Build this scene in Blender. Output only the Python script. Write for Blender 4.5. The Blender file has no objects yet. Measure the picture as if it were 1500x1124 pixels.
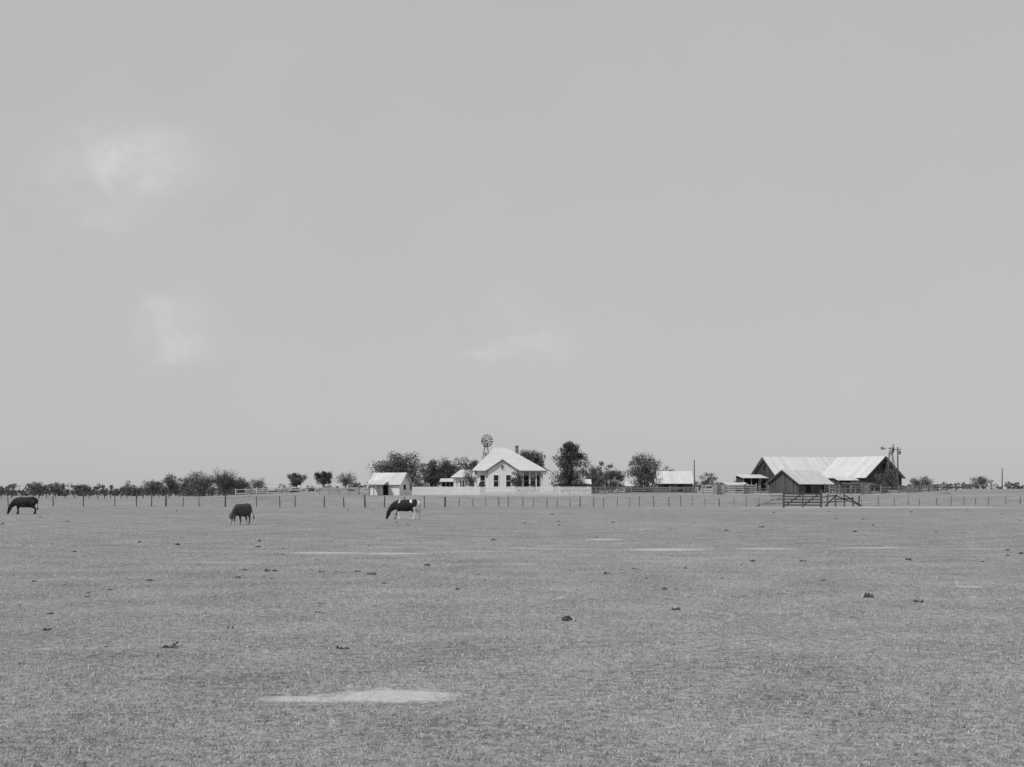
import bpy, math, random
import numpy as np
from mathutils import Vector, Matrix
F=1982.0; H=2.0; YH=720.0
scene=bpy.context.scene
# ---------------------------------------------------------------- terrain
SY=[-100,170,185,200,215,235,260,290,350,400,600,1200,6000]
SZ=[0,0,0.35,0.95,1.38,1.5,1.7,1.95,2.1,2.2,2.3,2.2,2.0]
def sst(a,b,x):
    t=min(1,max(0,(x-a)/(b-a))); return t*t*(3-2*t)
def gz(x,y):
    s=float(np.interp(y,SY,SZ))
    l=0.36+0.64*sst(-75,-38,x)
    r=1+0.24*sst(55,95,x)
    return s*l*r+0.05*math.sin(x*0.13+1)*math.sin(y*0.09)*min(1,y/40.0)*(1 if y<200 else 0.3)
def PX(px,Y): return (px-750)/F*Y
def PZ(py,Y): return H+(YH-py)*Y/F
# ---------------------------------------------------------------- helpers
def new_mat(name):
    m=bpy.data.materials.new(name); m.use_nodes=True
    nt=m.node_tree; b=nt.nodes['Principled BSDF']
    b.inputs['Roughness'].default_value=0.9
    b.inputs['Specular IOR Level'].default_value=0.2
    return m,nt,b
def grey(name,lo,hi,scale=2.0,stretch=(1,1,1),rough=0.9,island=False,bump=0.0,detail=5):
    m,nt,b=new_mat(name); N=nt.nodes; L=nt.links
    b.inputs['Roughness'].default_value=rough
    tc=N.new('ShaderNodeTexCoord'); mp=N.new('ShaderNodeMapping'); mp.inputs['Scale'].default_value=stretch
    no=N.new('ShaderNodeTexNoise'); no.inputs['Scale'].default_value=scale; no.inputs['Detail'].default_value=detail
    L.new(tc.outputs['Object'],mp.inputs['Vector']); L.new(mp.outputs['Vector'],no.inputs['Vector'])
    r=N.new('ShaderNodeMapRange'); r.inputs['From Min'].default_value=0.3; r.inputs['From Max'].default_value=0.7
    r.inputs['To Min'].default_value=lo; r.inputs['To Max'].default_value=hi
    src=no.outputs['Fac']
    if island:
        ge=N.new('ShaderNodeNewGeometry'); mx=N.new('ShaderNodeMath'); mx.operation='MULTIPLY_ADD'
        mx.inputs[1].default_value=0.5; 
        sc=N.new('ShaderNodeMath'); sc.operation='MULTIPLY'; sc.inputs[1].default_value=0.5
        L.new(no.outputs['Fac'],sc.inputs[0]); L.new(ge.outputs['Random Per Island'],mx.inputs[0]); L.new(sc.outputs[0],mx.inputs[2])
        src=mx.outputs[0]
        r.inputs['From Min'].default_value=0.1; r.inputs['From Max'].default_value=0.9
    L.new(src,r.inputs['Value']); L.new(r.outputs[0],b.inputs['Base Color'])
    if bump>0:
        bp=N.new('ShaderNodeBump'); bp.inputs['Strength'].default_value=bump; bp.inputs['Distance'].default_value=0.03
        L.new(no.outputs['Fac'],bp.inputs['Height']); L.new(bp.outputs[0],b.inputs['Normal'])
    return m
def planks(name,lo,hi,period=0.25,axis='X',gap=0.5,rough=0.9,blot=0.5,contrast=0.5):
    m,nt,b=new_mat(name); N=nt.nodes; L=nt.links
    b.inputs['Roughness'].default_value=rough
    tc=N.new('ShaderNodeTexCoord'); sp=N.new('ShaderNodeSeparateXYZ'); L.new(tc.outputs['Object'],sp.inputs[0])
    def M(op,a,bv=None,c=None):
        n=N.new('ShaderNodeMath'); n.operation=op
        for i,v in enumerate((a,bv,c)):
            if v is None: continue
            if isinstance(v,(int,float)): n.inputs[i].default_value=v
            else: L.new(v,n.inputs[i])
        return n.outputs[0]
    if axis=='XY': s=M('ADD',sp.outputs['X'],sp.outputs['Y'])
    else: s=sp.outputs[axis]
    t=M('DIVIDE',s,period); fl=M('FLOOR',t); fr=M('SUBTRACT',t,fl)
    wn=N.new('ShaderNodeTexWhiteNoise'); wn.noise_dimensions='1D'; L.new(fl,wn.inputs['W'])
    joint=M('LESS_THAN',fr,0.1)
    no=N.new('ShaderNodeTexNoise'); no.inputs['Scale'].default_value=0.9; no.inputs['Detail'].default_value=6
    L.new(tc.outputs['Object'],no.inputs['Vector'])
    v=M('MULTIPLY_ADD',M('SUBTRACT',wn.outputs['Value'],0.5),contrast,0.5)
    v=M('ADD',v,M('MULTIPLY',M('SUBTRACT',no.outputs['Fac'],0.5),blot*2))
    v=M('MINIMUM',M('MAXIMUM',v,0.0),1.0)
    v=M('MULTIPLY_ADD',v,hi-lo,lo)
    v=M('MULTIPLY',v,M('SUBTRACT',1.0,M('MULTIPLY',joint,gap)))
    L.new(v,b.inputs['Base Color'])
    return m
class MB:
    def __init__(s): s.v=[]; s.f=[]; s.m=[]
    def add(s,vs,fs,mi=0):
        o=len(s.v); s.v+= [tuple(p) for p in vs]; s.f+=[tuple(i+o for i in f) for f in fs]; s.m+=[mi]*len(fs)
    def box(s,x0,x1,y0,y1,z0,z1,mi=0,M=None):
        vs=[Vector(p) for p in ((x0,y0,z0),(x1,y0,z0),(x1,y1,z0),(x0,y1,z0),(x0,y0,z1),(x1,y0,z1),(x1,y1,z1),(x0,y1,z1))]
        if M is not None: vs=[M@p for p in vs]
        s.add(vs,[(0,3,2,1),(4,5,6,7),(0,1,5,4),(1,2,6,5),(2,3,7,6),(3,0,4,7)],mi)
    def beam(s,a,b,w,t=None,mi=0):
        a=Vector(a);b=Vector(b);d=b-a;L=d.length
        if L<1e-6:return
        q=d.to_track_quat('Z','Y').to_matrix().to_4x4(); M=Matrix.Translation(a)@q
        t=t or w
        s.box(-w/2,w/2,-t/2,t/2,0,L,mi,M)
    def tube(s,pts,rs,n=6,mi=0):
        pts=[Vector(p) for p in pts]; o=len(s.v); k=len(pts)
        for i,p in enumerate(pts):
            d=(pts[min(i+1,k-1)]-pts[max(i-1,0)]).normalized()
            u=d.cross(Vector((0.31,0.95,0.05))); 
            if u.length<1e-3: u=d.cross(Vector((1,0,0)))
            u.normalize(); w=d.cross(u)
            for j in range(n):
                a=2*math.pi*j/n; s.v.append(tuple(p+(u*math.cos(a)+w*math.sin(a))*rs[i]))
        for i in range(k-1):
            for j in range(n):
                s.f.append((o+i*n+j,o+i*n+(j+1)%n,o+(i+1)*n+(j+1)%n,o+(i+1)*n+j)); s.m.append(mi)
        s.f.append(tuple(o+j for j in range(n))[::-1]); s.m.append(mi)
        s.f.append(tuple(o+(k-1)*n+j for j in range(n))); s.m.append(mi)
    def obj(s,name,mats,parent=None,loc=(0,0,0),rot=0,smooth=False):
        me=bpy.data.meshes.new(name); me.from_pydata(s.v,[],s.f); me.update()
        for m in (mats if isinstance(mats,(list,tuple)) else [mats]): me.materials.append(m)
        me.polygons.foreach_set('material_index',s.m)
        if smooth: me.polygons.foreach_set('use_smooth',[True]*len(s.f))
        o=bpy.data.objects.new(name,me); scene.collection.objects.link(o)
        o.location=loc; o.rotation_euler=(0,0,rot)
        if parent: o.parent=parent
        return o
def empty(name,loc,rot=0):
    e=bpy.data.objects.new(name,None); scene.collection.objects.link(e); e.location=loc; e.rotation_euler=(0,0,rot); e.empty_display_size=0.5
    return e
# ---------------------------------------------------------------- materials
M_white=planks('white_painted_board',0.62,0.78,0.22,'Z',0.18,blot=0.3,contrast=0.3)
M_white2=grey('white_paint',0.6,0.78,3)
M_trim=grey('trim_paint',0.66,0.8,4)
M_shingle=planks('weathered_shingle',0.44,0.58,0.3,'Z',0.10,blot=0.6,contrast=0.3)
M_tin=planks('corrugated_tin',0.46,0.62,0.75,'X',0.10,rough=0.7,blot=0.5,contrast=0.5)
M_tin2=planks('old_tin',0.42,0.62,0.6,'X',0.15,rough=0.7,blot=0.8,contrast=0.5)
M_barn=planks('barn_board',0.035,0.085,0.3,'XY',0.5,blot=0.5,contrast=0.8)
M_barn2=planks('weathered_grey_board',0.055,0.12,0.25,'XY',0.5,blot=0.5,contrast=0.8)
M_glass=grey('window_glass',0.015,0.03,2,rough=0.2)
M_dark=grey('painted_interior_shade',0.012,0.025,2)  # near-black colour stands for the shade inside doorways and openings
M_brick=grey('chimney_brick',0.12,0.2,6)
M_conc=grey('foundation',0.25,0.35,3)
M_wood=grey('weathered_wood',0.12,0.32,3,(1,1,1),island=True)
M_woodd=grey('dark_wood',0.04,0.12,3,(1,1,1),island=True)
M_woodl=grey('pale_wood',0.3,0.5,3,(1,1,1),island=True)
M_wire=grey('wire',0.12,0.2,3,rough=0.6)
M_steel=grey('galvanised_steel',0.1,0.2,3,rough=0.6)
M_bark=grey('bark',0.06,0.13,5)
M_leaf=grey('foliage',0.045,0.17,0.7,island=True)
M_leafd=grey('dark_foliage',0.03,0.10,0.7,island=True)
M_leafl=grey('pale_hazed_spring_foliage',0.08,0.22,0.6,island=True)  # spring leaf tone, albedo lifted to paint in distance haze
M_dung=grey('dried_dung',0.02,0.11,14,bump=0.5)
M_clod=grey('pale_clod',0.3,0.5,14)
PATCH=[(-1.2,13.15,0.70,0.42,1.0,0.5),(-1.95,12.95,0.5,0.22,0.9,0.6),
 (PX(480,44),44.2,1.7,0.7,0.9,0.7),(PX(570,44),44.0,1.3,0.7,0.95,0.7),(PX(690,46),46,2.0,0.5,0.5,0.8),
 (PX(885,57.5),57.5,0.8,0.8,0.9,0.6),(PX(980,47.5),47.5,1.5,0.9,1.0,0.6),
 (PX(1125,48),48,1.3,0.7,0.9,0.7),(PX(1280,48.5),48.5,1.4,0.7,0.85,0.7),(PX(800,48),48,2.2,0.5,0.5,0.8),
 (PX(260,33),38,1.0,0.4,0.5,.8),(PX(1420,47),47,1.6,0.5,0.5,.8),(PX(1425,28),28.2,.35,.25,.8,.6),(PX(770,37),37.5,.4,.3,.7,.6)]
# ---------------------------------------------------------------- ground
def ground_mat():
    m,nt,b=new_mat('pasture_grass'); N=nt.nodes; L=nt.links
    b.inputs['Roughness'].default_value=1.0; b.inputs['Specular IOR Level'].default_value=0.0
    tc=N.new('ShaderNodeTexCoord')
    def noise(sc,det=4,vec=None,rough=0.6):
        n=N.new('ShaderNodeTexNoise'); n.inputs['Scale'].default_value=sc; n.inputs['Detail'].default_value=det; n.inputs['Roughness'].default_value=rough
        L.new(vec or tc.outputs['Object'],n.inputs['Vector']); return n
    def M(op,a,bv=None,c=None,clamp=False):
        n=N.new('ShaderNodeMath'); n.operation=op; n.use_clamp=clamp
        for i,v in enumerate((a,bv,c)):
            if v is None: continue
            if isinstance(v,(int,float)): n.inputs[i].default_value=v
            else: L.new(v,n.inputs[i])
        return n.outputs[0]
    def mr(s,a,bb,c,d):
        r=N.new('ShaderNodeMapRange'); L.new(s,r.inputs['Value'])
        for k,v in zip(('From Min','From Max','To Min','To Max'),(a,bb,c,d)): r.inputs[k].default_value=v
        return r.outputs[0]
    big=noise(0.035,3).outputs['Fac']; mid=noise(0.5,5).outputs['Fac']; fine=noise(7,6,rough=0.75).outputs['Fac']; vf=noise(38,3).outputs['Fac']
    v=M('ADD',mr(big,0.3,0.7,-0.03,0.03),0.25)
    v=M('ADD',v,mr(mid,0.3,0.7,-0.05,0.05))
    v=M('ADD',v,mr(fine,0.3,0.7,-0.13,0.13))
    v=M('ADD',v,mr(vf,0.3,0.7,-0.13,0.13))
    wob=noise(2.2,6,rough=0.7).outputs['Color']; wob2=noise(0.25,5,rough=0.65).outputs['Color']
    def patch(cx,cy,rx,ry,amt,soft=0.5,w=0.7,wb=wob):
        s=N.new('ShaderNodeVectorMath'); s.operation='SUBTRACT'; L.new(tc.outputs['Object'],s.inputs[0]); s.inputs[1].default_value=(cx,cy,0)
        q=N.new('ShaderNodeVectorMath'); q.operation='MULTIPLY'; L.new(s.outputs[0],q.inputs[0]); q.inputs[1].default_value=(1/rx,1/ry,0)
        ws=N.new('ShaderNodeVectorMath'); ws.operation='SUBTRACT'; L.new(wb,ws.inputs[0]); ws.inputs[1].default_value=(.5,.5,.5)
        wm=N.new('ShaderNodeVectorMath'); wm.operation='MULTIPLY'; L.new(ws.outputs[0],wm.inputs[0]); wm.inputs[1].default_value=(w*2,w*2,0)
        a=N.new('ShaderNodeVectorMath'); a.operation='ADD'; L.new(q.outputs[0],a.inputs[0]); L.new(wm.outputs[0],a.inputs[1])
        ln=N.new('ShaderNodeVectorMath'); ln.operation='LENGTH'; L.new(a.outputs[0],ln.inputs[0])
        return mr(ln.outputs['Value'],1.15,1.15-soft,0,amt)
    masks=[patch(*p,w=0.75,wb=wob if p[1]<30 else wob2) for p in PATCH]
    masks+=[patch(PX(1300,166),167,19,6,0.75,0.6,0.5,wob2),patch(PX(1390,160),161,5,3,0.9,0.6,0.5,wob2),
      patch(PX(1180,230),236,22,12,0.5,0.6,0.5,wob2),patch(PX(740,212),214,18,5,0.3,0.6,0.5,wob2)]
    acc=masks[0]
    for q in masks[1:]: acc=M('MAXIMUM',acc,q)
    thin=mr(noise(0.9,6,rough=0.7).outputs['Fac'],0.6,0.74,0,0.5)
    acc=M('MAXIMUM',acc,thin)
    soil=M('ADD',M('ADD',mr(fine,0.3,0.7,-0.08,0.08),mr(vf,0.3,0.7,-0.05,0.05)),0.44)
    mx=N.new('ShaderNodeMix'); mx.data_type='FLOAT'; L.new(acc,mx.inputs[0]); L.new(v,mx.inputs[2]); L.new(soil,mx.inputs[3])
    out=M('MAXIMUM',mx.outputs[0],0.03)
    L.new(out,b.inputs['Base Color'])
    bp=N.new('ShaderNodeBump'); bp.inputs['Strength'].default_value=0.6; bp.inputs['Distance'].default_value=0.03
    L.new(fine,bp.inputs['Height']); L.new(bp.outputs[0],b.inputs['Normal'])
    return m
ys=list(range(-40,520,5))+[int(520*1.15**i) for i in range(1,19)]
xs=list(range(-200,205,5)); ext=[int(200*1.25**i) for i in range(1,17)]
xs=[-e for e in ext[::-1]]+xs+ext
mb=MB()
V=[(x,y,gz(x,y)) for y in ys for x in xs]; nx=len(xs)
Fc=[(j*nx+i,j*nx+i+1,(j+1)*nx+i+1,(j+1)*nx+i) for j in range(len(ys)-1) for i in range(nx-1)]
mb.add(V,Fc); ground=mb.obj('pasture_ground',ground_mat(),smooth=True)
# ---------------------------------------------------------------- grass blades
rng=np.random.default_rng(5)
def grass():
    n=340000
    Y=8.0*(115/8.0)**(rng.random(n)**1.1); X=(rng.random(n)-0.5)*0.95*Y
    keep=rng.random(n)<np.clip((115-Y)/75,0,1)**0.8
    for cx,cy,rx,ry,am,so in PATCH:
        wob=0.35*np.sin(X*7/rx+cx)*np.cos(X*3.1/rx)+0.2*np.sin(X*17/rx)
        d=((X-cx)/rx)**2+((Y-cy)/ry)**2
        keep&=~((d+wob<1.1+1.3*(rng.random(n)-0.5))&(rng.random(n)<0.93*am))
    cl=np.sin(X*2.1+np.sin(Y*1.3)*2)*np.sin(Y*1.9+np.cos(X*1.1)*2)
    c2=np.sin(X*.7+np.sin(Y*.5)*2+1)*np.sin(Y*.45+np.cos(X*.6)*2)
    keep&=rng.random(n)<(0.65+0.25*cl+.15*c2)
    X=X[keep];Y=Y[keep];n=len(X)
    Z=0.05*np.sin(X*0.13+1)*np.sin(Y*0.09)*np.minimum(1,Y/40)
    h=(0.014+0.028*rng.random(n)**1.8)*(1+0.006*(Y-8)); w=(0.002+0.0035*rng.random(n))*(1+0.03*(Y-8))
    a=rng.random(n)*2*np.pi; la=rng.random(n)*2*np.pi; ln=h*(0.4+1.0*rng.random(n))
    v=np.empty((n,3,3)); dx=np.cos(a)*w;dy=np.sin(a)*w
    v[:,0]=np.stack([X-dx,Y-dy,Z-0.004],1); v[:,1]=np.stack([X+dx,Y+dy,Z-0.004],1)
    v[:,2]=np.stack([X+np.cos(la)*ln,Y+np.sin(la)*ln,Z+h],1)
    me=bpy.data.meshes.new('grass'); me.vertices.add(3*n); me.vertices.foreach_set('co',v.reshape(-1))
    me.loops.add(3*n); me.loops.foreach_set('vertex_index',np.arange(3*n,dtype=np.int32))
    me.polygons.add(n); me.polygons.foreach_set('loop_start',np.arange(0,3*n,3,dtype=np.int32)); me.polygons.foreach_set('loop_total',np.full(n,3,dtype=np.int32))
    me.update(calc_edges=True); me.validate()
    me.materials.append(grey('grass_blades',0.06,0.64,1.5,island=True))
    o=bpy.data.objects.new('grass',me); scene.collection.objects.link(o)
grass()
# ---------------------------------------------------------------- dung & clods
R=random.Random(11)
def lump(mb,x,y,z,rx,ry,rz,mi=0,seg=7,rings=4):
    o=len(mb.v)
    for i in range(rings+1):
        ph=math.pi/2*i/rings
        for j in range(seg):
            a=2*math.pi*j/seg; k=R.uniform(0.75,1.2)
            mb.v.append((x+rx*math.cos(ph)*math.cos(a)*k,y+ry*math.cos(ph)*math.sin(a)*k,z-0.01+rz*math.sin(ph)*R.uniform(0.8,1.15)))
    for i in range(rings):
        for j in range(seg):
            mb.f.append((o+i*seg+j,o+i*seg+(j+1)%seg,o+(i+1)*seg+(j+1)%seg,o+(i+1)*seg+j)); mb.m.append(mi)
    mb.f.append(tuple(o+rings*seg+j for j in range(seg))); mb.m.append(mi)
def gy(py): return F*H/(py-YH)
dark=[(251,950,26),(545,842,13),(835,911,24),(1268,877,21),(502,952,20),(671,865,10),(66,924,15),(390,836,11),(402,837,10),(337,921,10),(466,899,10),(470,838,11),(523,838,11),(50,852,11),(990,896,14),(1003,833,9),(1330,820,12),(1345,884,14),(126,875,9),(440,957,8),(888,841,11),(378,794,9),(155,949,10),(930,834,10),(1176,822,9),(700,842,8),(1060,880,9)]
for px,py,w in dark:
    Y=gy(py); X=PX(px,Y); W=w/F*Y
    mb=MB(); n=9 if w>12 else 5
    for k in range(n):
        r=W*R.uniform(0.10,0.24)
        lump(mb,R.uniform(-0.4,0.4)*W,R.uniform(-0.4,0.4)*W,0,r,r*R.uniform(.6,1),W*R.uniform(0.14,0.36),1 if (w>19 and k>=n-2) else 0)
    mb.obj('cow_dung',[M_dung,M_clod],loc=(X,Y,gz(X,Y)))
mb=MB()
for k in range(210):
    Y=22*(150/22.0)**R.random(); X=R.uniform(-0.45,0.45)*Y
    r=R.uniform(0.012,0.04)*(1+Y/60); light=R.random()<0.35
    lump(mb,X,Y,gz(X,Y),r*R.uniform(1,2),r,r*(R.uniform(0.3,0.5) if light else R.uniform(.6,1.2)),0 if light else 1,6,3)
mb.obj('scattered_clods',[M_clod,M_dung])
# ---------------------------------------------------------------- trees
def leafcloud(mb,c,rad,n,size,mi,Rn,squash=0.8):
    for _ in range(n):
        while True:
            p=Vector((Rn.uniform(-1,1),Rn.uniform(-1,1),Rn.uniform(-1,1)))
            if p.length<1: break
        p=Vector(c)+Vector((p.x*rad,p.y*rad,p.z*rad*squash))*Rn.uniform(0.7,1.35)
        s=size*Rn.uniform(0.5,1.3)
        u=Vector((Rn.gauss(0,1),Rn.gauss(0,1),Rn.gauss(0,1))).normalized(); w=u.cross(Vector((Rn.gauss(0,1),Rn.gauss(0,1),Rn.gauss(0,1)))).normalized()
        mb.add([p-u*s*0.5,p+w*s*0.35,p+u*s*0.5,p-w*s*0.35],[(0,1,2,3)],mi)
def tree_geo(mb,x,y,z,h,w,seed,dens=1.0,leaf=0.25,bare=False,kind='round',trunk=0.2,mi_leaf=1):
    Rn=random.Random(seed)
    th=h*trunk
    stems=1 if kind!='multi' else 4
    nC=int(38*max(0.5,(w*h)/30)) if kind!='cedar' else 80
    nC=min(nC,85)
    bases=[]
    for s in range(stems):
        ox=Rn.uniform(-0.22,0.22)*w*(stems>1)
        top=Vector((x+ox*1.4,y+Rn.uniform(-.2,.2),z+h*(0.7 if kind!='cedar' else .85)))
        fork=Vector((x+ox*.7,y,z+th)); r0=0.028*h/ (1 if stems==1 else 1.6)
        mb.tube([(x+ox*0.4,y,z-0.1),fork,(fork+top)/2+Vector((Rn.uniform(-.2,.2),0,0)),top],[r0*1.3,r0,r0*0.6,r0*0.2],6,0)
        bases.append((fork,top,r0))
    for k in range(nC):
        a=Rn.uniform(0,2*math.pi)
        if kind=='cedar':
            t=Rn.random()**1.15; zz=z+h*(trunk*.8+(1.0-trunk*.8)*0.93*t); prof=min(1,(t+0.55)/0.8)*min(1,((1-t)/.55)**.7+.12)
            rr=w*0.46*prof*math.sqrt(Rn.random())
            cr=w*0.13*(1.1-0.4*t)
        else:
            u=Rn.uniform(-1,1); q=Rn.random()**0.38
            rr=w*0.43*q*math.sqrt(1-u*u)*Rn.uniform(0.85,1.15)
            if kind=='multi' and u<0: rr=w*.43*q*Rn.uniform(.6,1.05)
            zz=z+h*(trunk+ (1-trunk)*(0.47+0.43*u*q)); cr=w*Rn.uniform(0.08,0.15)
        c=Vector((x+rr*math.cos(a),y+rr*math.sin(a),zz))
        fk,tp,r0=Rn.choice(bases)
        s=fk.lerp(tp,Rn.uniform(0,0.9)) if c.z>fk.z else fk
        mid=(s+c)/2+Vector((Rn.uniform(-.2,.2),Rn.uniform(-.2,.2),-0.04*h*Rn.random()))
        mb.tube([s,mid,c],[r0*0.3,r0*0.18,r0*0.06],4,0)
        nt=16 if bare else 6
        for _ in range(nt):
            d=Vector((Rn.gauss(0,1),Rn.gauss(0,1),Rn.gauss(0.5,1))).normalized()*cr*Rn.uniform(0.9,2.0)
            st=mid.lerp(c,Rn.random())
            mb.tube([st,st+d*0.6,st+d],[r0*0.1,r0*0.07,r0*0.03],3,0)
        nl=int((24 if bare else 125)*dens)
        leafcloud(mb,c,cr*1.15,nl,leaf,mi_leaf,Rn)
def tree(name,px,Y,top,base,wpx,seed,mat=None,**k):
    X=PX(px,Y); z=gz(X,Y); h=PZ(top,Y)-z; w=wpx/F*Y
    mb=MB(); tree_geo(mb,0,0,0,h*1.0,w,seed,**k)
    return mb.obj(name,[M_bark,mat or M_leaf],loc=(X,Y,z))
tree('live_oak_tree',583,250,656,712,80,1,kind='multi',dens=1.15,trunk=0.03)
tree('yard_tree',630,262,670,712,46,2,kind='multi',dens=1,trunk=0.03)
tree('yard_tree',658,268,665,712,54,3,kind='multi',dens=1,trunk=0.03)
tree('yard_tree',686,262,667,712,42,31,kind='multi',dens=0.9,trunk=0.06)
tree('cedar_tree',835,232,646,714,60,104,M_leafd,kind='cedar',dens=1.0,leaf=0.24,trunk=.12)
tree('yard_tree',779,262,653,712,50,5,dens=1.0)
tree('scrub_tree',872,256,670,712,42,6,kind='multi',bare=True,dens=2.5,trunk=0.05)
tree('scrub_tree',897,262,678,712,40,7,kind='multi',bare=True,dens=3,trunk=0.05)
tree('yard_tree',945,262,661,712,58,8,dens=0.7,kind='multi',trunk=0.06)
tree('scrub_tree',975,300,680,712,34,108,bare=True,dens=2,kind='multi',trunk=0.06)
tree('scrub_tree',1037,300,691,712,34,9,bare=True,dens=2,kind='multi',trunk=0.1)
tree('round_tree',434,300,692,724,32,10,dens=0.9,trunk=0.28)
tree('round_tree',473,285,687,724,31,12,M_leafd,dens=0.9,trunk=0.3)
tree('bare_tree',506,300,690,720,38,13,bare=True,dens=1.1)
tree('bare_tree',328,345,684,727,52,14,bare=True,dens=1.3,trunk=0.12)
tree('bare_tree',292,345,687,727,50,15,M_leafl,bare=True,dens=2.2,trunk=0.06,kind='multi')
tree('bare_tree',349,350,697,727,34,16,bare=True,dens=2.4,trunk=0.12)
tree('bare_tree',250,350,692,727,34,17,bare=True,dens=1.5,trunk=0.12)
tree('bare_tree',270,350,698,727,32,171,bare=True,dens=2.5,trunk=0.06,kind='multi')
tree('round_tree',225,345,700,727,36,172,dens=.7,trunk=0.06,kind='multi')
tree('round_tree',190,350,704,727,30,176,M_leafl,dens=.6,trunk=0.08,kind='multi')
tree('round_tree',122,350,705,728,28,173,dens=.7,trunk=0.08,kind='multi')
tree('round_tree',82,350,705,728,28,174,dens=.6,trunk=0.08,kind='multi')
tree('round_tree',50,350,705,728,32,175,dens=.6,trunk=0.08,kind='multi')
tree('bare_tree',379,380,696,727,30,18,M_leafl,bare=True,dens=0.8,trunk=0.2)
tree('scrub_tree',1298,262,686,716,40,19,bare=True,dens=2.4,kind='multi',trunk=0.05)
tree('scrub_tree',1350,330,696,716,40,20,bare=True,dens=2.8,kind='multi',trunk=0.05)
tree('scrub_tree',1434,380,697,716,34,21,bare=True,dens=3,kind='multi',trunk=0.05)
tree('porch_bush',757,230,686,714,24,22,kind='multi',dens=.6,trunk=0.05,leaf=0.2)
tree('porch_bush',781,231,697,714,12,23,kind='multi',dens=0.5,trunk=0.05,leaf=0.18)
tree('porch_bush',688,229,676,714,28,24,M_leafl,bare=True,kind='multi',dens=1.3,trunk=0.1,leaf=0.18)
tree('porch_bush',706,228,705,714,14,25,kind='multi',dens=0.5,trunk=0.05,leaf=0.16)
def line(name,x0,x1,Yr,prof,step,seed,mat,matb=M_leafl):
    Rn=random.Random(seed); mb=MB(); px=x0
    while px<x1:
        Y=Rn.uniform(*Yr); X=PX(px,Y); z=gz(X,Y); hpx=prof(px,Rn)
        if hpx>1.5:
            h=hpx/F*Y; w=h*Rn.uniform(0.9,1.6)
            bare=Rn.random()<0.5
            nC=Rn.randint(6,11)
            for k in range(nC):
                c=Vector((X+Rn.uniform(-.45,.45)*w,Y+Rn.uniform(-.4,.4)*w,z+h*Rn.uniform(0.12,0.88)))
                mb.tube([(X,Y,z-0.1),(Vector((X,Y,z))+c)/2,c],[0.09,0.06,0.02],4,0)
                for _ in range(4 if not bare else 9):
                    d=Vector((Rn.gauss(0,1),Rn.gauss(0,1),Rn.gauss(.6,1))).normalized()*h*0.2
                    mb.tube([c,c+d],[0.03,0.012],3,0)
                leafcloud(mb,c,h*0.2,16 if bare else 46,0.34*(Y/350),1 if Rn.random()<0.6 else 2,Rn)
        px+=step*Rn.uniform(0.5,1.4)
    return mb.obj(name,[M_bark,mat,matb])
def pl(px,Rn):
    if px<150: return Rn.uniform(8,19)
    if px<215: return Rn.uniform(6,17)
    if px<255: return Rn.uniform(12,24)
    if px<370: return Rn.uniform(14,30)
    if px<420: return Rn.uniform(6,15)
    return Rn.uniform(5,14)
line('distant_tree_line',-60,560,(335,400),pl,8,41,M_leaf)
line('distant_tree_line',-60,640,(560,700),lambda p,r:r.uniform(4,11),7,42,M_leafl)
line('distant_tree_line',1310,1580,(420,480),lambda p,r:r.uniform(3,11)+(8 if r.random()<0.12 else 0),9,43,M_leaf)
line('distant_tree_line',840,1120,(380,430),lambda p,r:r.uniform(6,16),9,44,M_leafl)
# ---------------------------------------------------------------- farmhouse
def window(mb,x,y,z0,w,h):
    mb.box(x-w/2,x+w/2,y-0.03,y-0.004,z0,z0+h,1)
    t=0.12
    mb.box(x-w/2-t,x-w/2,y-0.07,y,z0-t,z0+h+t,0); mb.box(x+w/2,x+w/2+t,y-0.07,y,z0-t,z0+h+t,0)
    mb.box(x-w/2,x+w/2,y-0.07,y,z0+h,z0+h+t,0); mb.box(x-w/2,x+w/2,y-0.10,y,z0-t,z0,0)
    mb.box(x-w/2,x+w/2,y-0.05,y-0.031,z0+h/2-0.03,z0+h/2+0.03,0)
house=empty('farmhouse',(0,235,1.45))
w=MB()
w.box(-6.1,1.8,0,9.9,0.5,4.3); w.box(1.8,5.0,2.6,9.9,0.5,4.3)
w.box(-4.1,0.8,-1.5,-0.003,0.5,4.25)
w.add([(-4.1,-1.5,4.25),(0.8,-1.5,4.25),(-1.65,-1.5,5.85)],[(0,1,2)])
w.box(-10.3,-6.103,3.2,9.0,0.4,3.1)
w.obj('walls',M_white,house)
w=MB(); w.box(-6.0,1.7,0.05,9.8,-0.4,0.5); w.box(-4.0,0.7,-1.45,0.04,-0.4,0.5); w.box(1.71,5.5,0.1,9.7,-0.4,0.42); w.box(-10.2,-6.1,3.3,8.9,-0.4,0.4)
w.obj('foundation',M_conc,house)
def slab(mb,quad,t=0.12,mi=0):
    a=[Vector(p) for p in quad]; n=(a[1]-a[0]).cross(a[2]-a[0]).normalized()
    if n.z<0: a=a[::-1]; n=-n
    k=len(a); lo=[p-n*t for p in a]
    mb.add(a+lo,[tuple(range(k)),tuple(range(2*k-1,k-1,-1))]+[(i,k+i,k+(i+1)%k,(i+1)%k) for i in range(k)],mi)
w=MB(); ex0,ex1,ey0,ey1,ez=-6.9,5.9,-0.7,10.6,4.3
r0=(-3.1,5,8.3); r1=(-1.0,5,8.3)
slab(w,[(ex0,ey0,ez),(ex1,ey0,ez),r1,r0]); slab(w,[(ex1,ey0,ez),(ex1,ey1,ez),r1]); slab(w,[(ex1,ey1,ez),(ex0,ey1,ez),r0,r1]); slab(w,[(ex0,ey1,ez),(ex0,ey0,ez),r0])
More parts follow.
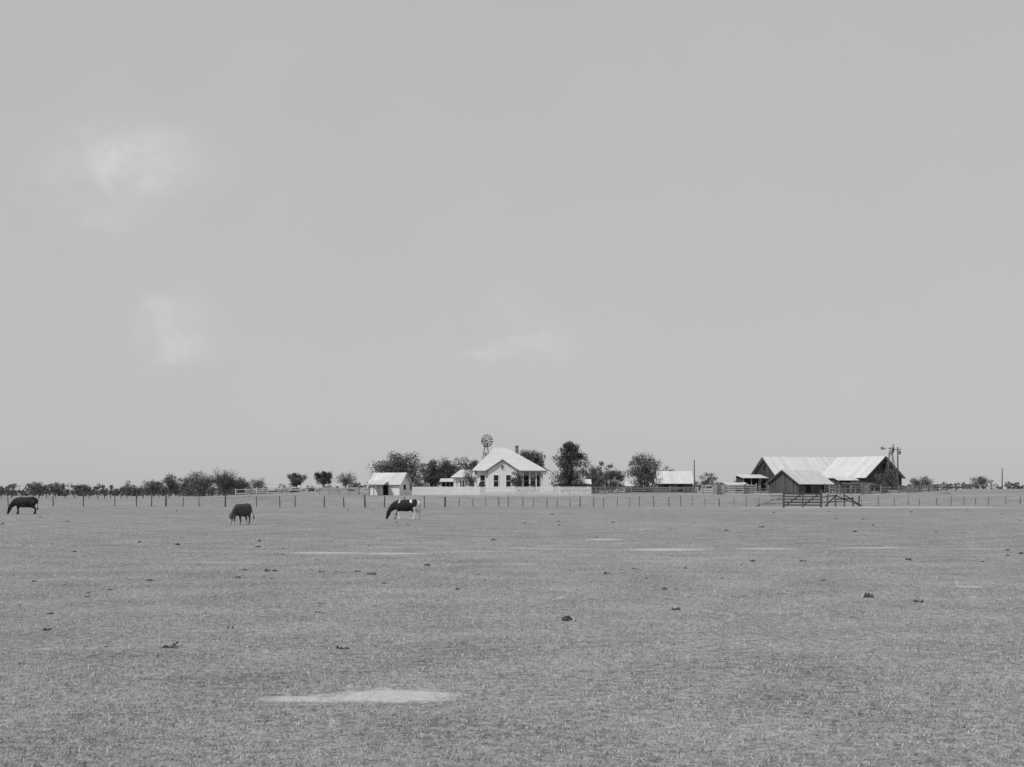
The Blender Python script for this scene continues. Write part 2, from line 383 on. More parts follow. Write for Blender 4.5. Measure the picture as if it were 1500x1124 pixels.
slab(w,[(-4.7,-1.95,4.1),(-1.65,-1.95,6.15),(-1.65,3.2,6.15),(-4.7,1.2,4.1)]); slab(w,[(1.4,-1.95,4.1),(-1.65,-1.95,6.15),(-1.65,3.2,6.15),(1.4,1.2,4.1)])
slab(w,[(-10.8,2.6,3.05),(-6.0,2.6,3.05),(-6.0,6.1,4.4),(-9.2,6.1,4.4)]); slab(w,[(-10.8,9.4,3.05),(-10.8,2.6,3.05),(-9.2,6.1,4.4)]); slab(w,[(-6.0,9.4,3.05),(-10.8,9.4,3.05),(-9.2,6.1,4.4),(-6,6.1,4.4)])
w.obj('roof',M_shingle,house)
w=MB()
for x in(1.95,3.1,4.2,5.3): w.box(x-0.09,x+0.09,0.1,0.28,0.42,4.15)
for y in(1.4,2.6): w.box(5.21,5.39,y-0.09,y+0.09,0.42,4.15)
w.box(1.81,5.5,0.12,0.26,3.95,4.2)
w.box(1.81,5.5,0.15,0.21,1.15,1.22)
for i in range(18): w.box(1.95+i*0.2,1.98+i*0.2,0.16,0.2,0.42,1.15)
for x in(-10.0,-8.8,-7.6,-6.5): w.box(x-0.06,x+0.06,2.8,2.92,0,2.98)
w.box(-6.9,-4.72,-0.74,-0.70,4.12,4.3); w.box(1.42,5.9,-0.74,-0.70,4.12,4.3)
w.obj('porch_posts_and_trim',M_trim,house)
w=MB()
for x in(-2.75,-0.6): window(w,x,-1.5,1.35,0.8,2.0)
window(w,-1.65,-1.5,4.45,0.5,0.6)
window(w,-5.1,0,1.35,0.8,2.0); window(w,1.35,0,1.35,0.6,2.0)
window(w,2.5,2.6,1.35,0.8,2.0); window(w,4.4,2.6,1.35,0.8,2.0)
window(w,-8.8,3.2,1.2,0.7,1.3); window(w,-7.2,3.2,0.5,0.8,2.0)
window(w,3.45,2.6,0.6,0.7,2.1)
w.obj('windows',[M_trim,M_glass],house)
w=MB(); w.box(0.6,1.15,5.6,6.15,6.5,8.5); w.box(0.52,1.23,5.52,6.23,8.5,8.68); w.box(-4.9,-4.5,7.2,7.6,5.9,7.4)
w.obj('chimney',M_brick,house)
# ---------------------------------------------------------------- gabled buildings
def gable(name,x,y,ang,L,W,eh,rh,mw,mr_,over=0.5,mirror=False,openings=(),z=None,trim=None):
    z=gz(x,y) if z is None else z
    e=empty(name,(x,y,z),ang); sx=-1 if mirror else 1
    w=MB()
    P=lambda a,b,c:(sx*a,b,c)
    vs=[P(0,0,-.6),P(0,W,-.6),P(L,W,-.6),P(L,0,-.6),P(0,0,eh),P(0,W,eh),P(L,W,eh),P(L,0,eh),P(0,W/2,rh),P(L,W/2,rh)]
    w.add(vs,[(0,1,5,8,4),(3,7,9,6,2),(0,4,7,3),(1,2,6,5)]); w.obj('walls',mw,e)
    w=MB(); s=(rh-eh)/(W/2); o=over; t=0.05
    for sd in(0,1):
        ya=-o if sd==0 else W+o
        q=[P(-o,ya,eh-o*s+t),P(L+o,ya,eh-o*s+t),P(L+o,W/2,rh+t),P(-o,W/2,rh+t)]
        slab(w,q,0.1)
    w.obj('roof',mr_,e)
    w=MB()
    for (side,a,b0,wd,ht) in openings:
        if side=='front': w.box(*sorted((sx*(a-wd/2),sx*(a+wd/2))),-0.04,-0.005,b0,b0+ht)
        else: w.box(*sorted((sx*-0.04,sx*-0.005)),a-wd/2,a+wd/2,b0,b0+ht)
    if openings: w.obj('door_and_opening_shade',M_dark,e)  # solid panels on the wall, interior shade painted as colour
    if trim:
        w=MB(); q=0.12
        w.beam(P(-0.06,-0.04,-.3),P(-0.06,-0.04,eh),q); w.beam(P(-o-0.06,-o,eh-o*s-0.1),P(-o-0.06,W/2,rh-0.1),0.06,0.2); w.beam(P(-o-0.06,W+o,eh-o*s-0.1),P(-o-0.06,W/2,rh-0.1),0.06,0.2)
        w.obj('trim',trim,e)
    return e
gable('barn',58,297,math.radians(14),19.3,12,3.9,7.7,M_barn,M_tin,0.6,openings=[('end',6,0,3.2,3.2),('end',6,4.8,1.2,1.1),('front',5,0,2.5,2.6),('front',12,0,3,2.6)],trim=M_barn2)
eB=empty('barn',(73.7,282,gz(74,284)),math.atan2(0.6,0.8))
w=MB(); Lb,Wb,eh,rh=12,12,3.1,7.3
w.add([(0,0,-.6),(Wb,0,-.6),(Wb,Lb,-.6),(0,Lb,-.6),(0,0,eh),(Wb,0,eh),(Wb,Lb,eh),(0,Lb,eh),(Wb/2,0,rh),(Wb/2,Lb,rh)],[(0,1,5,8,4),(2,3,7,9,6),(3,0,4,7),(1,2,6,5)])
w.obj('walls',M_barn,eB)
M_tinY=planks('corrugated_tin_b',0.46,0.62,0.75,'Y',0.10,rough=0.7,blot=0.5,contrast=0.5)
w=MB(); sl=(rh-eh)/(Wb/2)
slab(w,[(-.6,-.5,eh-.6*sl+.05),(-.6,Lb+.4,eh-.6*sl+.05),(Wb/2,Lb+.4,rh+.05),(Wb/2,-.5,rh+.05)],0.1); slab(w,[(Wb+.6,-.5,eh-.6*sl+.05),(Wb+.6,Lb+.4,eh-.6*sl+.05),(Wb/2,Lb+.4,rh+.05),(Wb/2,-.5,rh+.05)],0.1)
w.obj('roof',M_tinY,eB)
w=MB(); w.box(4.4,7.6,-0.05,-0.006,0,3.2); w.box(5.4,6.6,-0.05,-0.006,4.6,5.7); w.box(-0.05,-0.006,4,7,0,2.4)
w.obj('door_and_opening_shade',M_dark,eB)  # no real recess: dark panels carry the doorway shade
w=MB(); w.box(4.25,4.38,-0.09,0,0,3.3); w.box(7.62,7.75,-0.09,0,0,3.3); w.box(4.25,7.75,-0.09,0,3.3,3.42)
w.beam((-.6,-.56,eh-.6*sl-.08),(Wb/2,-.56,rh-.08),0.06,0.2); w.beam((Wb+.6,-.56,eh-.6*sl-.08),(Wb/2,-.56,rh-.08),0.06,0.2)
w.obj('trim',M_barn2,eB)
gable('barn_shed',53,250,math.radians(43),10.6,7,2.0,4.4,M_barn2,M_tin,0.45,openings=[('front',3,0,1.6,1.7),('front',8,0.6,1.4,1.0)],trim=M_woodd)
gable('tool_shed',PX(585,216),216,math.radians(-20),5.2,4.0,1.95,3.6,M_white,M_tin2,0.4,mirror=True,openings=[('front',2.4,0,0.9,1.8),('end',2.0,0.9,0.8,0.8)])
def open_shed(name,x,y,ang,L,W,h0,h1,mw,mr_,wall=True):
    e=empty(name,(x,y,gz(x,y)),ang); w=MB()
    for i in range(4):
        xx=L*i/3
        w.box(xx-.07,xx+.07,0,.14,-.3,h0-.02); w.box(xx-.07,xx+.07,W-.14,W,-.3,h1-.02)
    w.obj('posts',M_wood,e)
    w=MB(); slab(w,[(-.4,-.4,h0),(L+.4,-.4,h0),(L+.4,W+.3,h1+.1),(-.4,W+.3,h1+.1)],0.08); w.obj('roof',mr_,e)
    if wall:
        w=MB(); w.box(.08,L-.08,W-.1,W-.02,-.3,h1-.06); w.box(-.02,.05,.16,W-.15,-.3,h0-.05); w.obj('walls',mw,e)
open_shed('porch_shed',PX(541,214),214.5,math.radians(-8),2.0,3.4,1.75,2.3,M_barn2,M_tin2,False)
open_shed('lean_to_shed',51,298,math.radians(14),5.5,4,3.0,3.7,M_barn,M_tin)
open_shed('lean_to_shed',PX(1229,268),268,math.radians(5),3.6,3.5,2.4,3.1,M_barn,M_tin)
open_shed('lean_to_shed',PX(647,245),245,0,2.2,3,2.2,2.7,M_barn,M_tin2)
open_shed('cattle_shed',PX(1243,240),242,math.radians(-4),5.0,3.5,1.7,1.9,M_barn,M_barn2)
open_shed('cattle_shed',PX(1066,282),282,math.radians(3),4.0,3.0,1.5,1.9,M_barn,M_tin2)
gable('poultry_house',PX(962,276),276,math.radians(4),7.4,6,2.0,4.3,M_barn2,M_tin,0.4,openings=[('front',2,0.6,1.2,1.0),('front',5,0,1,1.8)])
gable('poultry_house',PX(918,270),270,math.radians(2),5.0,3,1.4,2.1,M_barn,M_tin,0.4,openings=[('front',2.5,0.2,2,0.9)])
gable('wash_house',PX(812,240),240,math.radians(3),3.0,3,1.9,2.9,M_white,M_tin2,0.3,openings=[('front',1.5,0.1,0.8,1.7)])
gable('wash_house',PX(848,243),243,math.radians(3),2.0,2.4,1.9,2.6,M_barn2,M_tin2,0.3)
# ---------------------------------------------------------------- windmills and poles
def windmill(px,py,Y,rad,yaw,nb=18):
    X=PX(px,Y); z=gz(X,Y); hz=PZ(py,Y)-z
    e=empty('windmill',(X,Y,z)); w=MB(); b=1.5; t=0.18; top=hz-0.35
    cs=[(-1,-1),(1,-1),(1,1),(-1,1)]
    for c in cs: w.beam((c[0]*b,c[1]*b,-.2),(c[0]*t,c[1]*t,top),0.1)
    for k in range(5):
        f=k/5.0;f2=(k+1)/5.0; 
        for i in range(4):
            a=cs[i];c=cs[(i+1)%4]; ra=b+(t-b)*f; rb=b+(t-b)*f2
            w.beam((a[0]*ra,a[1]*ra,top*f),(c[0]*rb,c[1]*rb,top*f2),0.04); w.beam((a[0]*rb,a[1]*rb,top*f2),(c[0]*rb,c[1]*rb,top*f2),0.05)
    w.box(-.45,.45,-.45,.45,top-0.75,top-0.68)
    w.obj('tower',M_steel,e)
    Rz=Matrix.Rotation(yaw,4,'Z'); T=Matrix.Translation((0,0,hz))@Rz
    w=MB()
    for k in range(nb):
        a=2*math.pi*k/nb; M=T@Matrix.Rotation(a,4,'Y')
        vs=[M@Vector(p) for p in((-.035*rad,-.5,rad*.3),(.035*rad,-.47,rad*.3),(.11*rad,-.42,rad),(-.08*rad,-.52,rad))]
        w.add(vs,[(0,1,2,3)])
        a2=2*math.pi*(k+1)/nb
        for rr in(.35,.8):
            w.beam(T@Vector((math.sin(a)*rad*rr,-.53,math.cos(a)*rad*rr)),T@Vector((math.sin(a2)*rad*rr,-.53,math.cos(a2)*rad*rr)),0.03)
    for k in range(6):
        a=math.pi*k/3; w.beam(T@Vector((0,-.5,0)),T@Vector((math.sin(a)*rad*.8,-.53,math.cos(a)*rad*.8)),0.035)
    w.obj('wheel',M_woodd,e)
    w=MB(); w.box(-.13,.13,-.55,.35,-.15,.15,0,T); w.beam(T@Vector((0,.3,0)),T@Vector((0,1.5,.05)),0.06)
    w.add([T@Vector(p) for p in((0,1.1,.08),(0,2.1,.42),(0,2.1,-.35),(0,1.1,-.1))],[(0,1,2,3)])
    w.obj('gearbox_and_tail',M_steel,e)
windmill(712,646,252,1.25,math.radians(25),15)
windmill(1305,657,283,0.95,math.radians(60),15)
def pole(px,Y,top,r=0.13,cross=False,kind='utility_pole'):
    X=PX(px,Y); z=gz(X,Y); h=PZ(top,Y)-z; w=MB()
    w.tube([(0,0,-.4),(0.02,0,h*.5),(0,0,h)],[r,r*.85,r*.65],8)
    if cross: w.box(-.7,.7,-.17,-.07,h-.6,h-.47); w.box(.15,.5,-.4,-.18,h-1.5,h-.8); w.tube([(-.6,-.12,h-.47),(-.6,-.12,h-.35)],[.04,.03]); w.tube([(.6,-.12,h-.47),(.6,-.12,h-.35)],[.04,.03])
    w.obj(kind,M_woodd,loc=(X,Y,z))
pole(1017,255,674); pole(1315,275,655,r=.17,cross=True); pole(1468,300,686)
# ---------------------------------------------------------------- fences
def picket():
    w=MB(); Y=222; x=PX(604,Y); x1=PX(866,Y); mid=PX(702,Y); Rn=random.Random(3)
    while x<x1:
        z=gz(x,Y); h=1.38+Rn.uniform(-.02,.02); pw=0.085; ty=Rn.uniform(-.008,.008)
        w.add([(x,Y+ty,z),(x+pw,Y+ty,z),(x+pw,Y+ty,z+h-.07),(x+pw/2,Y+ty,z+h),(x,Y+ty,z+h-.07),(x,Y+.02+ty,z),(x+pw,Y+.02+ty,z),(x+pw,Y+.02+ty,z+h-.07),(x+pw/2,Y+.02+ty,z+h),(x,Y+.02+ty,z+h-.07)],
          [(0,1,2,3,4),(9,8,7,6,5),(0,4,9,5),(1,6,7,2),(2,7,8,3),(3,8,9,4)])
        x+=0.093 if x<mid else 0.135+Rn.uniform(-.01,.01)
    x=PX(604,Y)
    while x<x1:
        z=gz(x,Y); x2=min(x+2.4,x1); z2=gz(x2,Y)
        w.box(x-.06,x+.06,Y+.1,Y+.22,z-.3,z+1.4)
        for q in(.35,1.05): w.beam((x,Y+.065,z+q),(x2,Y+.065,z2+q),0.06,0.09)
        x+=2.4
    w.obj('picket_fence',M_white2)
picket()
def board_fence(name,pts,h,rails,mat,sp=2.4,rw=0.14,jit=0.04,post=0.15,seed=1):
    Rn=random.Random(seed); w=MB()
    for (xa,ya),(xb,yb) in zip(pts[:-1],pts[1:]):
        L=math.hypot(xb-xa,yb-ya); n=max(1,round(L/sp)); d=Vector((xb-xa,yb-ya,0))/L; nr=Vector((d.y,-d.x,0))
        P=[Vector((xa,ya,0))+d*(L*i/n) for i in range(n+1)]
        for p in P: 
            p.z=gz(p.x,p.y); hh=h*Rn.uniform(1.0,1.2)
            w.beam(p-Vector((0,0,.3)),p+Vector((Rn.uniform(-.07,.07),Rn.uniform(-.05,.05),hh)),post)
        for a,b in zip(P[:-1],P[1:]):
            for r in range(rails):
                if Rn.random()<0.07: continue
                zz=h*(r+0.7)/rails*0.97
                o=nr*(post/2+.02)
                w.beam(a+o+Vector((0,0,zz+Rn.uniform(-jit,jit))),b+o+Vector((0,0,zz+Rn.uniform(-jit,jit))),rw if abs(d.x)<0.3 else 0.03, 0.03 if abs(d.x)<0.3 else rw)
    return w.obj(name,mat)
def PP(l): return [(PX(p,Y),Y) for p,Y in l]
board_fence('board_fence',PP([(866,246),(1020,250)]),1.25,4,M_wood,seed=2)
board_fence('corral_fence',PP([(1028,262),(1108,258)]),1.6,4,M_woodl,seed=3)
board_fence('corral_fence',PP([(1030,240),(1078,236),(1125,243)]),1.5,4,M_wood,seed=4)
board_fence('corral_fence',PP([(1050,225),(1056,260)]),1.5,4,M_wood,seed=14)
board_fence('corral_fence',PP([(1090,238),(1094,272)]),1.5,4,M_wood,seed=15)
board_fence('corral_fence',PP([(1208,238),(1245,236),(1290,236),(1300,262)]),1.6,5,M_woodd,seed=5)
board_fence('corral_fence',PP([(1215,222),(1262,224),(1275,240)]),1.5,4,M_wood,seed=16)
board_fence('corral_fence',PP([(1290,232),(1330,236),(1372,262)]),1.3,3,M_wood,seed=6)
board_fence('corral_fence',PP([(1320,255),(1400,262)]),1.3,3,M_woodd,seed=17)
board_fence('corral_fence',PP([(1355,290),(1445,300)]),1.2,3,M_wood,seed=7)
board_fence('board_fence',PP([(345,262),(440,256),(545,240)]),1.15,3,M_woodl,seed=8)
board_fence('board_fence',PP([(468,232),(541,228)]),1.1,3,M_wood,seed=9,sp=2.0)
def wire_fence(name,posts,mat,wires=3,hvar=(1.2,1.5),sc=1.0):
    Rn=random.Random(len(posts)); w=MB(); P=[]
    for it in posts:
        px,Y=it[0],it[1]; h=it[2] if len(it)>2 else Rn.uniform(*hvar); r=it[3] if len(it)>3 else Rn.uniform(.05,.08)
        X=PX(px,Y); z=gz(X,Y); lx=Rn.uniform(-.09,.09)
        w.tube([(X,Y,z-.2),(X+lx*.5,Y,z+h*.5),(X+lx,Y+Rn.uniform(-.05,.05),z+h)],[r*1.1,r,r*.85],6,0); P.append(Vector((X,Y-.06,z)))
    for a,b in zip(P[:-1],P[1:]):
        for k in range(wires):
            q=Vector((0,0,.35+k*.35)); m=(a+b)/2+q+Vector((0,0,-.02))
            w.tube([a+q,m,b+q],[.006]*3,3,1)
    return w.obj(name,[mat,M_wire])
Rn=random.Random(77)
left=[(-60,176),(-22,176),(12,176),(36,175),(78,175),(122,174),(168,174),(200,174),(222,173),(243,173,1.6,.11),(268,173),(292,172),(330,172,1.7,.11),(376,171),(410,171),(432,171),(475,170),(504,170),(535,170,1.6,.1),(563,170),(592,170),(622,170),(652,171,1.25,.11)]
wire_fence('wire_fence',left,M_woodd)
right=[(652,172)]; p=652
while p<1090:
    p+=Rn.uniform(14,22); right.append((p,172+2*math.sin(p*.02),Rn.uniform(1.0,1.4),Rn.uniform(.06,.09)))
wire_fence('wire_fence',right,M_wood)
p=1262; rr=[]
while p<1590:
    rr.append((p,176+(p-1262)*.02,Rn.uniform(.9,1.25),Rn.uniform(.06,.08))); p+=Rn.uniform(16,26)
wire_fence('wire_fence',rr,M_wood)
far=[]; p=-60
while p<345: far.append((p,262,Rn.uniform(1.1,1.5),Rn.uniform(.06,.1))); p+=Rn.uniform(8,16)
wire_fence('wire_fence',far,M_woodd)
YG=168.0
def G(px,py,dy=0): return Vector((PX(px,YG),YG+dy,gz(PX(px,YG),YG)+ (743-py)/F*YG))
w=MB()
for px,t in((1148,718),(1203,717),(1176,719)): w.beam(G(px,744),G(px,t),0.22 if px!=1176 else 0.12)
for k in range(5): w.beam(G(1149,739-k*4.1,-.12),G(1202,739-k*4.1+.6,-.12),0.05,0.19)
w.beam(G(1150,740,-.18),G(1176,721,-.18),0.05,0.14); w.beam(G(1176,740,-.18),G(1201,721,-.18),0.05,0.14)
w.obj('wooden_gate',M_woodd)
w=MB()
w.beam(G(1107,741),G(1146,727),0.12,0.2); w.beam(G(1112,742),G(1112,728),0.12); w.beam(G(1128,742),G(1130,722),0.14); w.beam(G(1128,731,.1),G(1147,731,.1),0.05,0.14); w.beam(G(1128,726,.1),G(1147,725,.1),0.05,0.14); w.beam(G(1113,738,.2),G(1147,737,.2),.05,.14)
w.obj('gate_wing_fence',M_wood)
w=MB()
for a in(1212,1224,1237,1250,1258): w.beam(G(a,742),G(a+R.uniform(-2,2),R.uniform(722,728)),0.15)
for a,b,c,d in((1204,728,1224,725),(1204,735,1240,734),(1224,726,1258,739),(1208,741,1226,724),(1237,725,1262,741),(1224,731,1250,730)): w.beam(G(a,b,-.1),G(c,d,-.1),0.05,0.15)
w.obj('gate_wing_fence',M_woodd)
w=MB()
for k in range(10): 
    a=R.uniform(-.3,.3); w.beam((a,k%4*.25,.1+.07*(k//4)),(a+3.6,k%4*.25+R.uniform(-.1,.1),.1+.07*(k//4)),.2,.06)
w.obj('lumber_pile',M_woodl,loc=(PX(1362,228),228,gz(70,228)))
# ---------------------------------------------------------------- cattle
def loft(mb,path,n=14):
    P=[Vector(p[:3]) for p in path]; k=len(P); o=len(mb.v)
    for i,p in enumerate(P):
        d=(P[min(i+1,k-1)]-P[max(i-1,0)]).normalized()
        lat=Vector((0,1,0))
        if abs(d.y)>0.9: lat=Vector((1,0,0))
        lat=(lat-d*lat.dot(d)).normalized(); up=d.cross(lat)
        for j in range(n):
            a=2*math.pi*j/n; mb.v.append(tuple(p+lat*math.cos(a)*path[i][3]+up*math.sin(a)*path[i][4]))
    for i in range(k-1):
        for j in range(n): mb.f.append((o+i*n+j,o+i*n+(j+1)%n,o+(i+1)*n+(j+1)%n,o+(i+1)*n+j)); mb.m.append(0)
    mb.f.append(tuple(o+j for j in range(n))[::-1]); mb.m.append(0); mb.f.append(tuple(o+(k-1)*n+j for j in range(n))); mb.m.append(0)
def cow(px,Y,yaw,scale,mat,step=(0.12,-0.1,-0.1,0.14),horns=True,tail=0.0,headturn=0.0):
    mb=MB(); ht=headturn
    # boxy rump, level back, deep barrel and brisket
    loft(mb,[(-.98,0,1.20,.10,.14),(-.94,0,1.14,.21,.25),(-.78,0,1.08,.27,.33),(-.5,0,1.01,.31,.385),(-.2,0,.96,.35,.425),(.12,0,.95,.345,.43),(.40,0,.975,.29,.405),(.60,0,.99,.23,.36),(.76,0,.97,.16,.27)])
    loft(mb,[(.45,0,1.10,.16,.27),(.70,0,.99,.145,.29),(.90,ht*.3,.85,.12,.235),(1.04,ht*.6,.71,.105,.19),(1.15,ht,.60,.10,.155)])
    loft(mb,[(1.12,ht,.64,.07,.09),(1.16,ht,.58,.125,.14),(1.18,ht,.47,.13,.165),(1.22,ht,.35,.105,.135),(1.27,ht*1.1,.22,.085,.10),(1.31,ht*1.15,.12,.085,.09),(1.32,ht*1.15,.05,.085,.08),(1.32,ht*1.15,.015,.055,.06)])
    # hook (hip) bones
    loft(mb,[(-.70,-.24,1.30,.06,.05),(-.68,0,1.375,.09,.05),(-.70,.24,1.30,.06,.05)],8)
    for s,(f,hd) in zip((-1,1),((step[0],step[2]),(step[1],step[3]))):
        y=.18*s
        loft(mb,[(.48,y*.95,1.02,.09,.19),(.5,y*1.1,.80,.10,.15),(.5+f*.2,y,.60,.08,.095),(.52+f*.55,y,.42,.062,.07),(.52+f*.7,y,.34,.05,.054),(.51+f*.95,y,.17,.043,.046),(.53+f,y,.11,.053,.056),(.56+f,y,.05,.055,.062),(.57+f,y,0.0,.062,.08)],10)
        loft(mb,[(-.68,y*.8,1.08,.12,.28),(-.64,y*1.15,.88,.125,.25),(-.60+hd*.2,y*1.15,.70,.10,.18),(-.72+hd*.5,y*1.05,.55,.07,.10),(-.83+hd*.75,y,.45,.056,.072),(-.82+hd*.85,y,.34,.046,.054),(-.79+hd*.95,y,.17,.043,.046),(-.77+hd,y,.11,.053,.056),(-.74+hd,y,.05,.055,.062),(-.73+hd,y,0,.062,.08)],10)
        loft(mb,[(1.1,ht+.08*s,.62,.03,.03),(1.06,ht+.19*s,.63,.065,.03),(1.05,ht+.30*s,.59,.025,.014)],8)
        if horns: loft(mb,[(1.11,ht+.07*s,.68,.03,.03),(1.1,ht+.18*s,.74,.024,.024),(1.17,ht+.2*s,.82,.014,.014)],8)
    loft(mb,[(-.50,0,.72,.15,.12),(-.46,0,.60,.15,.14),(-.44,0,.52,.09,.08)],10)
    loft(mb,[(-.93,0,1.30,.035,.035),(-1.03,tail*.2,1.16,.03,.03),(-1.05,tail*.6,.85,.026,.026),(-1.04,tail,.6,.026,.026),(-1.04,tail,.46,.055,.055),(-1.035,tail,.32,.022,.022)],8)
    X=PX(px,Y); o=mb.obj('grazing_cow',mat,loc=(X,Y,gz(X,Y)),rot=yaw); o.scale=(scale,)*3
    m=o.modifiers.new('r','REMESH'); m.mode='VOXEL'; m.voxel_size=0.02; m.use_smooth_shade=True
    s=o.modifiers.new('s','SMOOTH'); s.factor=0.5; s.iterations=2
    return o
def cow_mat(name,base,spot,thr,spec=None,seed=0,face=None):
    m,nt,b=new_mat(name); N=nt.nodes; L=nt.links; b.inputs['Roughness'].default_value=0.7
    tc=N.new('ShaderNodeTexCoord'); mp=N.new('ShaderNodeMapping'); mp.inputs['Location'].default_value=(seed*1.7,seed,seed*.3); L.new(tc.outputs['Object'],mp.inputs[0])
    no=N.new('ShaderNodeTexNoise'); no.inputs['Scale'].default_value=1.9; no.inputs['Detail'].default_value=2.0; L.new(mp.outputs[0],no.inputs['Vector'])
    sp=N.new('ShaderNodeSeparateXYZ'); L.new(tc.outputs['Object'],sp.inputs[0])
    sc=N.new('ShaderNodeSeparateColor'); L.new(no.outputs['Color'],sc.inputs[0])
    def M(op,a,bv=None,c=None):
        n=N.new('ShaderNodeMath'); n.operation=op
        for i,v in enumerate((a,bv,c)):
            if v is None: continue
            if isinstance(v,(int,float)): n.inputs[i].default_value=v
            else: L.new(v,n.inputs[i])
        return n.outputs[0]
    cur=M('GREATER_THAN',no.outputs['Fac'],thr)
    x=M('ADD',sp.outputs['X'],M('MULTIPLY',M('SUBTRACT',sc.outputs[0],.5),.6)); z=M('ADD',sp.outputs['Z'],M('MULTIPLY',M('SUBTRACT',sc.outputs[1],.5),.6))
    for (kind,a,bb,c,d) in (spec or []):
        q=M('MULTIPLY',M('MULTIPLY',M('GREATER_THAN',x,a),M('LESS_THAN',x,bb)),M('MULTIPLY',M('GREATER_THAN',z,c),M('LESS_THAN',z,d)))
        cur=M('MAXIMUM',cur,q) if kind=='w' else M('MULTIPLY',cur,M('SUBTRACT',1.0,q))
    mx=N.new('ShaderNodeMix'); mx.data_type='FLOAT'; L.new(cur,mx.inputs[0]); mx.inputs[2].default_value=base; mx.inputs[3].default_value=spot
    L.new(mx.outputs[0],b.inputs['Base Color'])
    return m
m1=cow_mat('holstein_hide',0.018,0.62,0.80,[('w',-1.3,-.78,.0,1.7),('w',-2,-.55,-.3,.85),('w',-.5,-.3,1.1,1.7),('w',-2,.75,-.3,.56),('w',.28,.4,1.15,1.6),('b',.8,2,-.3,2)],seed=2)
m2=cow_mat('brown_hide',0.06,0.35,0.75,[('w',1.24,2,-.1,.42),('w',-2,1,-.1,.2)],seed=4)
m3=cow_mat('black_hide',0.015,0.05,0.62,seed=6)
cow(594,97,math.pi,1.02,m1,horns=False,step=(.2,-.12,-.22,.18))
cow(354,83,math.radians(250),0.93,m2,tail=0.3,headturn=-.05)
cow(36,121,math.radians(181),1.12,m3,horns=False,step=(.1,-.1,.05,-.15))
# ---------------------------------------------------------------- world, sun, camera
el=math.radians(50); sh=Vector((-0.72,-0.69,0)).normalized()
sdir=Vector((sh.x*math.cos(el),sh.y*math.cos(el),math.sin(el)))
sun=bpy.data.lights.new('sun','SUN'); sun.energy=2.8; sun.angle=math.radians(0.53); sun.color=(1,0.985,0.96)
so=bpy.data.objects.new('sun',sun); scene.collection.objects.link(so); so.rotation_euler=(-sdir).to_track_quat('-Z','Y').to_euler(); so.location=(0,0,60)
wd=bpy.data.worlds.new('World'); scene.world=wd; wd.use_nodes=True; nt=wd.node_tree; N=nt.nodes; L=nt.links
bg=N['Background']; bg.inputs['Strength'].default_value=0.1
sky=N.new('ShaderNodeTexSky'); sky.sky_type='NISHITA'; sky.sun_disc=False; sky.sun_elevation=el; sky.sun_rotation=math.atan2(sdir.x,sdir.y)%(2*math.pi)
sky.dust_density=1.5
bw=N.new('ShaderNodeRGBToBW'); L.new(sky.outputs[0],bw.inputs[0])
def M(op,a,bv=None,c=None):
    n=N.new('ShaderNodeMath'); n.operation=op
    for i,v in enumerate((a,bv,c)):
        if v is None: continue
        if isinstance(v,(int,float)): n.inputs[i].default_value=v
        else: L.new(v,n.inputs[i])
    return n.outputs[0]
base=M('MULTIPLY',M('POWER',bw.outputs[0],0.10),4.5)
tc=N.new('ShaderNodeTexCoord')
no=N.new('ShaderNodeTexNoise'); no.inputs['Scale'].default_value=32; no.inputs['Detail'].default_value=8; no.inputs['Roughness'].default_value=0.6; no.inputs['Distortion'].default_value=0.6; L.new(tc.outputs['Generated'],no.inputs['Vector'])
no2=N.new('ShaderNodeTexNoise'); no2.inputs['Scale'].default_value=14; no2.inputs['Detail'].default_value=4; L.new(tc.outputs['Generated'],no2.inputs['Vector'])
wz=N.new('ShaderNodeVectorMath'); wz.operation='SUBTRACT'; L.new(no.outputs['Color'],wz.inputs[0]); wz.inputs[1].default_value=(.5,.5,.5)
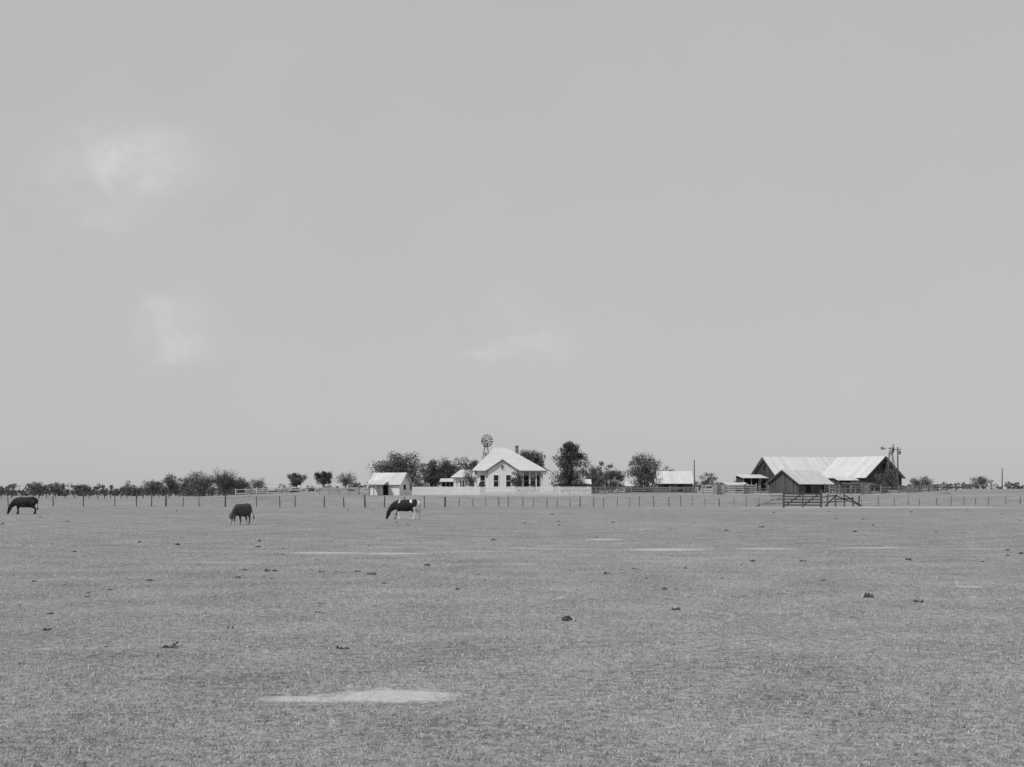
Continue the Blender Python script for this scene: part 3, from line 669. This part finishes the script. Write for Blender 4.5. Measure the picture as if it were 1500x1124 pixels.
wz2=N.new('ShaderNodeVectorMath'); wz2.operation='SCALE'; L.new(wz.outputs[0],wz2.inputs[0]); wz2.inputs['Scale'].default_value=0.045
wv=N.new('ShaderNodeVectorMath'); wv.operation='ADD'; L.new(tc.outputs['Generated'],wv.inputs[0]); L.new(wz2.outputs[0],wv.inputs[1])
tot=None
for px,py,rx,ry,amt in((215,232,72,40,1.0),(150,250,65,48,.7),(250,450,45,22,.6),(265,500,40,24,.85),(800,502,38,22,.65),(715,515,40,14,.5),(750,455,40,25,.22),(150,320,50,25,.4)):
    c=Vector(((px-750)/F,1,(YH-py)/F)); c.normalize()
    s=N.new('ShaderNodeVectorMath'); s.operation='SUBTRACT'; L.new(wv.outputs[0],s.inputs[0]); s.inputs[1].default_value=c
    q=N.new('ShaderNodeVectorMath'); q.operation='MULTIPLY'; L.new(s.outputs[0],q.inputs[0]); q.inputs[1].default_value=(F/rx,F/rx*.3,F/ry)
    l=N.new('ShaderNodeVectorMath'); l.operation='LENGTH'; L.new(q.outputs[0],l.inputs[0])
    gsn=M('MULTIPLY',M('POWER',2.718,M('MULTIPLY',M('MULTIPLY',l.outputs['Value'],l.outputs['Value']),-1.0)),amt)
    tot=gsn if tot is None else M('ADD',tot,gsn)
nn=N.new('ShaderNodeMapRange'); nn.inputs['From Min'].default_value=.34; nn.inputs['From Max'].default_value=.66; nn.inputs['To Min'].default_value=.3; L.new(no.outputs['Fac'],nn.inputs['Value'])
cl=M('MULTIPLY',M('MULTIPLY',tot,nn.outputs[0]),0.23)
veil=M('MULTIPLY',M('SUBTRACT',no2.outputs['Fac'],0.5),0.04)
col=M('MULTIPLY',base,M('ADD',M('ADD',1.0,veil),cl))
L.new(col,bg.inputs['Color'])
cam=bpy.data.cameras.new('camera'); co=bpy.data.objects.new('camera',cam); scene.collection.objects.link(co)
co.location=(0,0,H); co.rotation_euler=(math.radians(90),0,0)
cam.sensor_width=36; cam.lens=36*F/1500; cam.shift_y=(YH-562)/1500; cam.clip_end=20000; cam.clip_start=0.1
scene.camera=co
scene.view_settings.view_transform='Standard'; scene.view_settings.look='None'; scene.view_settings.exposure=0
